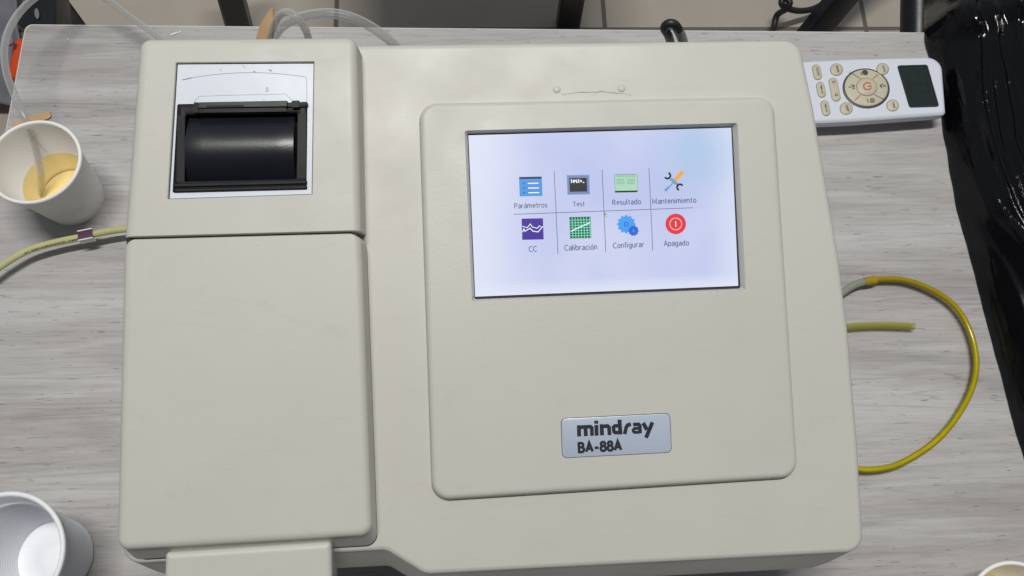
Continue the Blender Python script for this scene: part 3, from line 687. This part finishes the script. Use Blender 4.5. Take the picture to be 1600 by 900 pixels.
def rbutton(cx, cy, rx, ry, tilt=0, name='button', h=.0007, m=None, sq_=False, parent=rm):
    c_ = rpoint(cx, cy); n_ = 28; ang = R(tilt); L = []
    sx = lambda k: (k)
    ux = (rpoint(cx + 10, cy) - c_) / 10; uy = (rpoint(cx, cy + 10) - c_) / 10
    for f_, z in ((1.04, .00005), (1.0, h * .6), (.93, h), (.5, h * 1.12)):
        lp = []
        for i in range(n_):
            a = 2 * math.pi * i / n_; ca, sa = math.cos(a), math.sin(a)
            if sq_:                                # capsule standing up
                r_ = rx; hh = max(0, ry - rx); X = r_ * ca * f_; Y = r_ * sa * f_ + (hh if sa > 0 else -hh)
            else: X, Y = rx * ca * f_, ry * sa * f_
            Xr = X * math.cos(ang) - Y * math.sin(ang); Yr = X * math.sin(ang) + Y * math.cos(ang)
            lp.append(c_ + ux * Xr + uy * Yr + Vector((0, 0, z)))
        L.append(lp)
    b = MB().loft(L, False, True).build(name, m or M['button'], parent, angle=50)
    if name == 'button': MB().loft([[p + (p - c_).normalized() * e_ + Vector((0, 0, .00004 if j else .00012)) for p in L[0]] for j, e_ in ((0, 0), (1, .00028))], False, False).build('button_rim', M['rline'], b, smooth=False)
    return b
def rtext(s_, x0, y0, x1, y1, b, m, bold=.0, dz=.0011):
    p0, p1 = rpoint(x0, y0), rpoint(x1, y1)
    text_mesh('print', s_, (p0.x, p0.y), (p1.x, p1.y), m, b, lambda a, b_: Vector((a, b_, RZ + dz)), bold=bold)
def rring_line(b, pts, wd, m, dz, name='print'):
    mb = MB()
    for j, pp in enumerate(pts):
        P = [rpoint(*p) for p in pp]; Lf, Rt = [], []
        for i, p in enumerate(P):
            d1 = (P[min(i + 1, len(P) - 1)] - P[max(i - 1, 0)]).normalized(); n_ = Vector((-d1.y, d1.x, 0)) * wd / 2
            z = Vector((0, 0, dz + j * 1.5e-5)); Lf.append(p + n_ + z); Rt.append(p - n_ + z)
        N = len(P); mb.add(Lf + Rt, [(i, i + 1, N + i + 1, N + i) for i in range(N - 1)])
    return mb.build(name, m, b, smooth=False)
for cx, cy, s_ in ((224, 203, 'CLOCK'), (263, 372, 'TIMER ON'), (305, 549, 'TIMER OFF')):
    b = rbutton(cx, cy, 37, 72, -12, sq_=True); rtext(s_, cx - 12, cy - 40, cx + 4, cy + 40, b, M['rline'], .01)
b = rbutton(394, 370, 41, 112, -12, sq_=True)
rring_line(b, [[(368, 298), (398, 292), (382, 316), (368, 298)], [(394, 434), (424, 430), (404, 404), (394, 434)]], .0005, M['rline'], .0011)
for cx, cy, s_, r_ in ((412, 178, 'MODE', 56), (505, 552, 'SLEEP', 56), (856, 172, 'SWING', 54), (952, 522, 'TURBO', 54)):
    b = rbutton(cx, cy, r_ * 1.02, r_ * .98, -12); rtext(s_, cx - 10, cy - 30, cx + 8, cy + 32, b, M['rline'], .01)
ringo = rbutton(697, 357, 220, 186, 8, 'dial_surround', .0006, M['rline'])
dial = rbutton(697, 354, 206, 174, 8, 'dial', .0012, None)
ctr = rbutton(697, 352, 107, 93, 8, 'power_button_groove', .00150, M['rline'])
pw = rbutton(697, 352, 101, 87, 8, 'power_button', .0019, None)
rring_line(dial, [[(752, 275), (805, 232)], [(640, 275), (530, 205)], [(638, 428), (583, 482)], [(765, 425), (860, 470)]][0:4], .0005, M['rline'], .0014, 'groove')
rring_line(dial, [[(580, 352), (520, 356), (556, 330), (580, 352)], [(822, 345), (882, 345), (846, 322), (822, 345)], [(556, 342), (582, 338)], [(556, 372), (582, 366)], [(638, 210), (648, 238)], [(700, 465), (712, 502)], [(825, 330), (838, 362)]], .0006, M['rline'], .0015)
cc = rpoint(680, 214); MB().add([cc + Vector((.0025 * math.cos(a * .4488), .0025 * math.sin(a * .4488), .0016)) for a in range(14)], [tuple(range(14))]).build('print', M['rline'], dial, smooth=False)
rring_line(dial, [[(750 + 20 * math.cos(a), 482 + 20 * math.sin(a)) for a in [i * math.pi / 6 for i in range(13)]], [(732, 464), (768, 500)], [(768, 464), (732, 500)]], .0005, M['rline'], .0015)
rring_line(pw, [[(700 + 37 * math.cos(R(a)), 350 + 34 * math.sin(R(a))) for a in range(25, 336, 15)], [(700, 350), (742, 350)]], .0010, M['red'], .0023)
lq = [Vector(rpoint(*p).xy) for p in ((992, 138), (1285, 130), (1400, 535), (1112, 545))]
lc = MB().loft([ringpts(rpoly(lq, .0022, 6), RZ + .0002), ringpts(rpoly(inset(lq, .0002), .0018, 6), RZ + .0006), ringpts(rpoly(inset(lq, .0013), .0014, 6), RZ + .0006), ringpts(rpoly(inset(lq, .0013), .0012, 6), RZ + .0003)], False, False).build('display_frame', M['cable'], rm)
MB().add(ringpts(rpoly(inset(lq, .0011), .0012, 6), RZ + .00035), [tuple(range(28))]).build('display', M['lcd'], rm, smooth=False)
rring_line(rm, [[(1090, 215), (1130, 420)], [(1095, 325), (1300, 318)], [(1180, 200), (1210, 270)], [(1150, 210), (1215, 205)], [(1205, 400), (1290, 395)], [(1270, 250), (1310, 420)]], .0009, M['lcdmark'], .0004, 'segments')

# ================================================================== CUPS
def lathe(cx, cy, prof, seg=64, tilt=None):
    L = []
    for r_, z in prof: L.append([Vector((cx + r_ * math.cos(2 * math.pi * i / seg), cy + r_ * math.sin(2 * math.pi * i / seg), z)) for i in range(seg)])
    return L
def paper_cup(cx, cy, rt, rb, h, label, liquid=True):
    c_ = empty('paper_cup', (cx, cy, 0), label, 'cup')
    out = [(rb - .001, .0006), (rb, .0), (rb, .001), (rt - .001, h - .0022)]
    rim = [(rt + .0014 * math.cos(a) - .0002, h - .0014 + .0016 * math.sin(a)) for a in [math.pi * (-.45 + i * 1.45 / 8) for i in range(9)]]
    inn_ = [(rt - .0018, h - .004), (rb - .0008, .006), (rb - .0012, .0055), (.004, .005)]
    MB().loft(lathe(cx, cy, out + rim + inn_), False, True).build('wall', M['paper'], c_, angle=50)
    if liquid:
        zl = .027; rl = rb + (rt - rb) * zl / h - .0012
        MB().add(lathe(cx, cy, [(rl, zl)])[0], [tuple(range(64))]).build('liquid', M['liquid'], c_, smooth=False)
        zl2 = zl
        MB().loft([[Vector((cx + (rb - .0016) * math.cos(i * math.pi / 24), cy + (rb - .0016) * math.sin(i * math.pi / 24), z)) for i in range(48)] for z in (.0052, .0066)], False, False).build('floor_crease', M['wood'], c_)
        # seam of the rolled card inside and a fibre on it
        mb = MB()
        for a, z0_, z1_, wd in ((1.92, .030, h - .004, .00035),):
            pts = []
            for z in (z0_, (z0_ + z1_) / 2, z1_):
                r_ = rb + (rt - rb) * z / h - .0014; pts.append(Vector((cx + r_ * math.cos(a), cy + r_ * math.sin(a), z)))
            mb.loft(sweep(pts, wd / 2, 6))
        mb.build('seam', M['wood'], c_)
    return c_
c1 = at(117, 314, 0)
rc = at(52, 248, .062)
paper_cup((c1.x + rc.x) / 2, (c1.y + rc.y) / 2, .0315, .0228, .063, 'small white paper cup holding yellow liquid with a tube dipped in')
# ribbed white plastic cup, lower left
c2 = at(95, 872, 0); rc2 = at(-8, 866, .072)
cx, cy = (c2.x + rc2.x) / 2, (c2.y + rc2.y) / 2
c_ = empty('plastic_cup', (cx, cy, 0), 'ribbed white plastic cup standing empty at the lower left', 'cup')
rt, rb, h = .035, .0245, .072
def wallr(z): return rb + (rt - rb) * z / h
out = [(rb - .002, .001), (rb - .0006, .0), (rb, .0015)]
N_ = 150
for i in range(N_ + 1):
    z = .0025 + (h - .013 - .0025) * i / N_; out.append((wallr(z) + .00048 * math.sin(i / N_ * 2 * math.pi * 24), z))
out += [(wallr(h - .010) + .0006, h - .0105), (wallr(h - .003), h - .003)]
rim = [(rt + .0009 + .0016 * math.cos(a), h - .0015 + .0015 * math.sin(a)) for a in [math.pi * (-.5 + i * 1.5 / 8) for i in range(9)]]
inn_ = [(wallr(h - .004) - .0009, h - .004), (wallr(h - .0105) - .0008, h - .0105)]
for i in range(N_, -1, -1):
    z = .0035 + (h - .0145 - .0035) * i / N_; inn_.append((wallr(z) - .0011 + .00060 * math.sin(i / N_ * 2 * math.pi * 24), z))
inn_ += [(rb - .004, .0025), (.012, .0022), (.011, .0032), (.003, .0034)]
MB().loft(lathe(cx, cy, out + rim + inn_, 96), False, True).build('wall', M['whiteplastic'], c_, angle=60)
# third cup, lower right corner
c3 = at(1592, 962, .06)
paper_cup(c3.x, c3.y, .0315, .0228, .062, 'white paper cup whose rim shows at the bottom right corner', True)

# ================================================================== TUBES, CABLES, STICKS
cup_c = Vector(((c1.x + rc.x) / 2, (c1.y + rc.y) / 2, 0))
pts = [at(66, 303, .007), at(62, 262, .030), at(48, 205, .055), at(25, 155, .064), at(9, 108, .068), at(9, 62, .068), at(30, 20, .062), at(68, -12, .052), at(112, -22, .043), at(160, -5, .036), at(203, 26, .032), at(247, 57, .030), at(290, 92, .028)]
t_ = tube('clear_hose', pts, .0026, M['tube'], None); tag(t_, 'clear flexible hose arching from the paper cup of yellow liquid over to the analyser', 'hose')
pts = [at(405, 110, .12), at(420, 62, .135), at(434, 28, .15), at(449, 19, .158), at(466, 30, .158), at(478, 48, .15), at(486, 75, .13)]
t_ = tube('clear_hose', pts, .0024, M['tube'], None); tag(t_, 'small tight loop of clear hose behind the printer housing', 'hose')
pts = [at(415, 95, .10), at(427, 60, .115), at(445, 38, .128), at(478, 25, .135), at(515, 21, .137), at(548, 27, .135), at(580, 42, .13), at(612, 66, .12), at(640, 100, .10)]
t_ = tube('clear_hose', pts, .0033, M['tube'], None); tag(t_, 'wider clear hose curving low behind the analyser toward its middle', 'hose')
# yellow hoses on the right
yh = empty('yellow_hose', at(1450, 600, 0), 'long yellow filled hose looping out from the right side of the analyser', 'hose')
hz = .0075
Y = [(1303, 468), (1318, 456), (1338, 444), (1366, 437)]
tube('hose_end', [at(x, y, hz) for x, y in Y], .0029, M['clrgrey'], yh)
Y = [(1364, 437.5), (1385, 436), (1414, 438), (1447, 449), (1480, 468), (1503, 493), (1518, 525), (1525, 560), (1523, 590), (1512, 622), (1487, 662), (1456, 694), (1415, 720), (1385, 731), (1350, 734), (1325, 728)]
tube('hose', [at(x, y, hz) for x, y in Y], .0023, M['yshell'], yh); tube('liquid_column', [at(x, y, hz) for x, y in Y], .0015, M['ytube'], yh)
tube('collar', [at(x, y, hz) for x, y in ((1351, 440.5), (1360, 438.5), (1368, 437.5))], .0034, M['ycollar'], yh)
pts = [at(x, y, .0055) for x, y in ((1300, 514), (1328, 510.5), (1360, 508.5), (1395, 508.5), (1428, 510))]
t_ = tube('short_hose', pts, .0027, M['gtube'], None, bore=.0016); tag(t_, 'short greenish hose end lying free inside the yellow loop', 'hose')
# pale hose on the left with its printed line and pinch clip
ph = empty('pale_hose', at(80, 385, 0), 'pale yellow hose with a tiny clip lying below the paper cup', 'hose')
hp = [(230, 352), (200, 357), (165, 362), (128, 370), (85, 379), (45, 391), (12, 409), (-25, 435)]
pth = [at(x, y, .014) for x, y in hp]
tube('hose', pth, .0026, M['ptube'], ph)
cp = catmull(pth, 10); mk = MB()
for i in range(26, 52):
    if random.random() < .8:
        p, q = cp[i], cp[i + 1]; t = (q - p).normalized(); n_ = t.cross(Vector((0, 0, 1))).normalized()
        if n_.y > 0: n_ = -n_
        o_ = n_ * .00205 + Vector((0, 0, .0018)); u_ = t; s_ = (n_ * .35 - Vector((0, 0, .4))).normalized() * random.uniform(.00025, .0005)
        a = p + o_; b = p + (q - p) * random.uniform(.45, .8) + o_
        mk.add([a - s_, b - s_, b + s_, a + s_], [(0, 1, 2, 3)])
mk.build('printed_marks', M['rline'], ph, smooth=False)
pc_ = at(136, 369, .014); tdir = (at(160, 364, .014) - at(110, 374, .014)).normalized(); nd = Vector((0, 0, 1)).cross(tdir)
mb = MB()
mb.loft(bar(pc_ - tdir * .0052 + Vector((0, 0, .0032)), pc_ + tdir * .0052 + Vector((0, 0, .0032)), .0062, .001)); cl_ = mb.build('clip', M['purple'], ph)
MB().loft(bar(pc_ - tdir * .0052 - nd * .0037 + Vector((0, 0, .0005)), pc_ + tdir * .0052 - nd * .0037 + Vector((0, 0, .0005)), .001, .0066)).build('clip_wall', M['clipwhite'], cl_)
MB().loft(bar(pc_ - tdir * .0052 + nd * .0037 + Vector((0, 0, .0005)), pc_ + tdir * .0052 + nd * .0037 + Vector((0, 0, .0005)), .001, .0066)).build('clip_wall', M['clipwhite'], cl_)
# mains plug lead rising behind the analyser
cb = empty('power_cable', at(1055, 60, 0), 'black cable with a grey sleeve bending up behind the analyser', 'cable')
tube('cable', [at(1049, 70, .09), at(1044, 55, .11), at(1038, 44, .12), at(1044, 37, .125), at(1054, 38, .125), at(1061, 47, .12)], .0030, M['cable'], cb)
tube('sleeve', [at(1058, 43, .1215), at(1065, 58, .112), at(1071, 80, .10)], .0034, M['greycable'], cb)
# birch sticks
def stick(name, p, q, wd, th, label, tip=True):
    p, q = Vector(p), Vector(q); t = (q - p); ln = t.length; t.normalize(); s_ = t.cross(Vector((0, 0, 1))).normalized(); u_ = s_.cross(t); L = []
    for f_, k in ((0, 1), (.55, 1), (.7, .82), (.85, .5), (.96, .22), (1, .06)) if tip else ((0, .55), (.04, .85), (.1, 1), (.9, 1), (.96, .85), (1, .55)):
        c0_ = p + t * ln * f_; L.append([c0_ + s_ * (a * wd * k / 2) + u_ * (b * th / 2) for a, b in ((-1, -.7), (-.85, -1), (.85, -1), (1, -.7), (1, .7), (.85, 1), (-.85, 1), (-1, .7))])
    return tag(MB().loft(L).build(name, M['wood'], None), label, 'stick')
stick('wooden_stick', at(404, 92, .125), at(426, 13, .15), .0105, .0022, 'pointed light wooden stick poking up behind the printer housing')
stick('wooden_stick', at(20, 198, .0012), at(79, 178, .0012), .0075, .0016, 'flat wooden stirrer end lying on the table behind the paper cup', False)

# ================================================================== THINGS BEHIND THE TABLE (down on the floor)
def leg(label, px0, px1, wd, z0_=FZ + .001, z1_=-.06, th=.03, group=None):
    return tag(MB().loft(bar(at(*px0, z0_), at(*px1, z1_), wd, th, (0, 1, 0))).build('metal_bar', M['frame'], None), label, 'metal bar', group)
fr_ = empty('metal_stand', at(640, 20, FZ), 'black metal stand with one slanting and one upright leg behind the analyser', 'stand')
def fleg(a, b): MB().loft(bar(a, b, .042, .03, (0, 1, 0))).build('leg', M['frame'], fr_)
a = at(887, 40, FZ); fleg(a + Vector((0, 0, .001)), Vector((a.x, a.y + .02, -.31)))
a = at(379, 60, FZ + .03); b = at(352, -40, -.55); fleg(a + (a - b) * .1, b + (b - a) * 1.1)
q = [(-.26, .64), (.17, .63), (.18, 1.1), (-.27, 1.1)]
MB().loft([[Vector((p.x, p.y, z)) for p in rpoly(q, .03, 5)] for z in (-.31, -.285)]).build('added_shade_board', M['frame'], fr_)  # unseen board, added above the legs to cast shade on the floor tiles
leg('slanting black metal bar behind the right end of the table', (1262, 62), (1420, -130), .050, FZ + .03, -.5)
def cyl(p, q, r_, seg=32): return sweep([p, p.lerp(q, .5), q], r_, seg)
tag(MB().loft(cyl(at(1432, 90, -.45), at(1434, -60, -.40), .023)).build('metal_post', M['frame'], None, angle=60), 'thick glossy black post behind the right corner of the table', 'post')
pts = [at(1200, 62, -.70), at(1209, 42, -.70), at(1214, 24, -.69), at(1228, 14, -.67), at(1234, 4, -.66), at(1226, -3, -.66), at(1221, 4, -.66), at(1228, 12, -.67), at(1250, 17, -.70), at(1275, 12, -.71), at(1300, -6, -.71), at(1330, -40, -.72)]
t_ = tube('floor_cable', pts, .0058, M['cable'], None); tag(t_, 'black cable curling on the tiled floor beyond the table', 'cable')
# case and orange bag at the left
cs = empty('black_case', at(60, 20, FZ), 'black case on the floor behind the left corner of the table', 'case')
P0 = [at(34, 34, -.5), at(34, 48, -.5), at(96, 60, -.5), at(88, -60, -.5), at(20, -60, -.5), at(26, 0, -.5)]
p2 = [Vector((at(x, y, -.5).x, at(x, y, -.5).y)) for x, y in ((24, 37), (50, 60), (86, 75), (86, -70), (50, -70), (33, 10))]
mb = MB().loft([[Vector((p.x, p.y, z)) for p in rpoly(inset(p2, d), .006, 4)] for d, z in ((.006, -.5), (.002, -.502), (0, -.508), (.05, FZ + .002))], True, False); mb.build('shell', M['frame'], cs)
a = at(57.5, 21, -.498); mb = MB().add([a + Vector((math.cos(i * .3927) * .0035 - math.sin(i * .3927) * .002, math.sin(i * .3927) * .0095, 0)) for i in range(16)], [tuple(range(16))]); mb.build('latch', M['metal'], cs, smooth=False)
ob = empty('orange_bag', at(20, 90, FZ), 'bright orange bag on the floor left of the table edge', 'bag')
p2 = [Vector((at(x, y, -.45).x, at(x, y, -.45).y)) for x, y in ((15, 50), (70, 58), (60, 112), (4, 116), (12, 80))]
mb = MB(); L = []
for d, z in ((.02, -.448), (.008, -.45), (0, -.46), (-.01, -.55), (-.012, FZ + .01)):
    L.append([Vector((p.x, p.y, z + .004 * noise.noise(Vector((p.x * 40, p.y * 40, z * 10))))) for p in rpoly(inset(p2, d), .012, 5)])
mb.loft(L, True, False).build('bag_body', M['orange'], ob)
a = at(15, 66, -.44); MB().loft(cyl(a, a + Vector((.0, .0, .004)), .007, 16)).build('eyelet', M['greyfab'], ob)
# pale grey crumpled cloth behind, at the far left
gp = []; gf = []; NX, NY = 30, 30
for j in range(NY):
    for i in range(NX):
        p = at(-70 + i * 105 / NX, -60 + j * 235 / NY, FZ + .03); p.z += .03 * noise.noise(p * 9) + .015 * noise.noise(p * 28); gp.append(p)
for j in range(NY - 1):
    for i in range(NX - 1): a = j * NX + i; gf.append((a, a + 1, a + NX + 1, a + NX))
cloth = mesh('grey_cloth', gp, gf, M['greyfab'], None); sm = cloth.modifiers.new('thick', 'SOLIDIFY'); sm.thickness = .004
tag(cloth, 'mottled grey cloth lying on the floor left of the table', 'cloth')

# ================================================================== BLACK PLASTIC SHEET on the right
edge = [(1438, -70), (1448, 0), (1449, 46), (1458, 92), (1470, 150), (1484, 230), (1500, 320), (1522, 400), (1545, 490), (1572, 590), (1596, 680), (1635, 800), (1690, 960), (1760, 1130)]
ep = catmull([at(x, y, .006 if y > 40 else -.02) for x, y in edge], 22)
NV = 250; vs = []; fs = []
for i, p in enumerate(ep):
    s_ = i / (len(ep) - 1) * 1.0
    for k in range(NV):
        t = (k / (NV - 1)); d = .30 * t ** 1.35
        zz = .012 + .022 * (1 - math.exp(-d / .008)) + .050 * (1 - math.exp(-d / .09))
        wp = d + .012 * noise.noise(Vector((d * 6, s_ * 3.5, 2))) - .035 * s_
        am = min(1, d / .02)
        def rdg(fr, ph, pw_):
            a_ = noise.noise(Vector((d * 10, s_ * 2.6, ph))) * 3.2 + noise.noise(Vector((d * 40, s_ * 9, ph + 5))) * .8
            return (1 - abs(math.sin(math.pi * wp * fr + a_))) ** pw_ * (.45 + 1.1 * abs(noise.noise(Vector((wp * 14, s_ * 4, ph + 9)))) * 2)
        fold = rdg(34, 1, 1.2) * .0085 + rdg(75, 4, 1.1) * .0048 + rdg(160, 7, 1.0) * .0018 + noise.noise(Vector((wp * 90, s_ * 26, 1))) * .0012
        x_off = d + am * .003 * noise.noise(Vector((d * 30, s_ * 16, 8)))
        wob = .0006 * noise.noise(Vector((s_ * 40, 2, 1))) * (1 - am)
        z = p.z - .004 + (zz - .012) + am * fold if k else p.z - .005
        vs.append(Vector((p.x + x_off + wob, p.y - x_off * .03, max(z, .0008 if p.y < .22 else -.3))))
n_ = NV
for i in range(len(ep) - 1):
    for k in range(NV - 1): a = i * n_ + k; fs.append((a, a + 1, a + n_ + 1, a + n_))
sh = mesh('plastic_sheet', vs, fs, M['film'], None, angle=180); tag(sh, 'glossy crumpled black plastic sheet heaped along the right side of the table', 'plastic sheet')

# ================================================================== small white specks on the table
def speck(p, q, wd, label):
    p, q = at(*p, .0006), at(*q, .0006)
    return tag(MB().loft(bar(p, q, wd, .0008)).build('white_speck', M['clipwhite'], None), label, 'speck')
speck((267, 54.5), (277.5, 50.5), .0012, 'thin white scrap lying just behind the printer housing')
speck((280, 50.5), (282, 49.5), .0014, 'dot-like white scrap to the right of the thin one')
speck((105, 61.6), (107, 61.2), .0011, 'tiny white speck near the back left corner of the table')
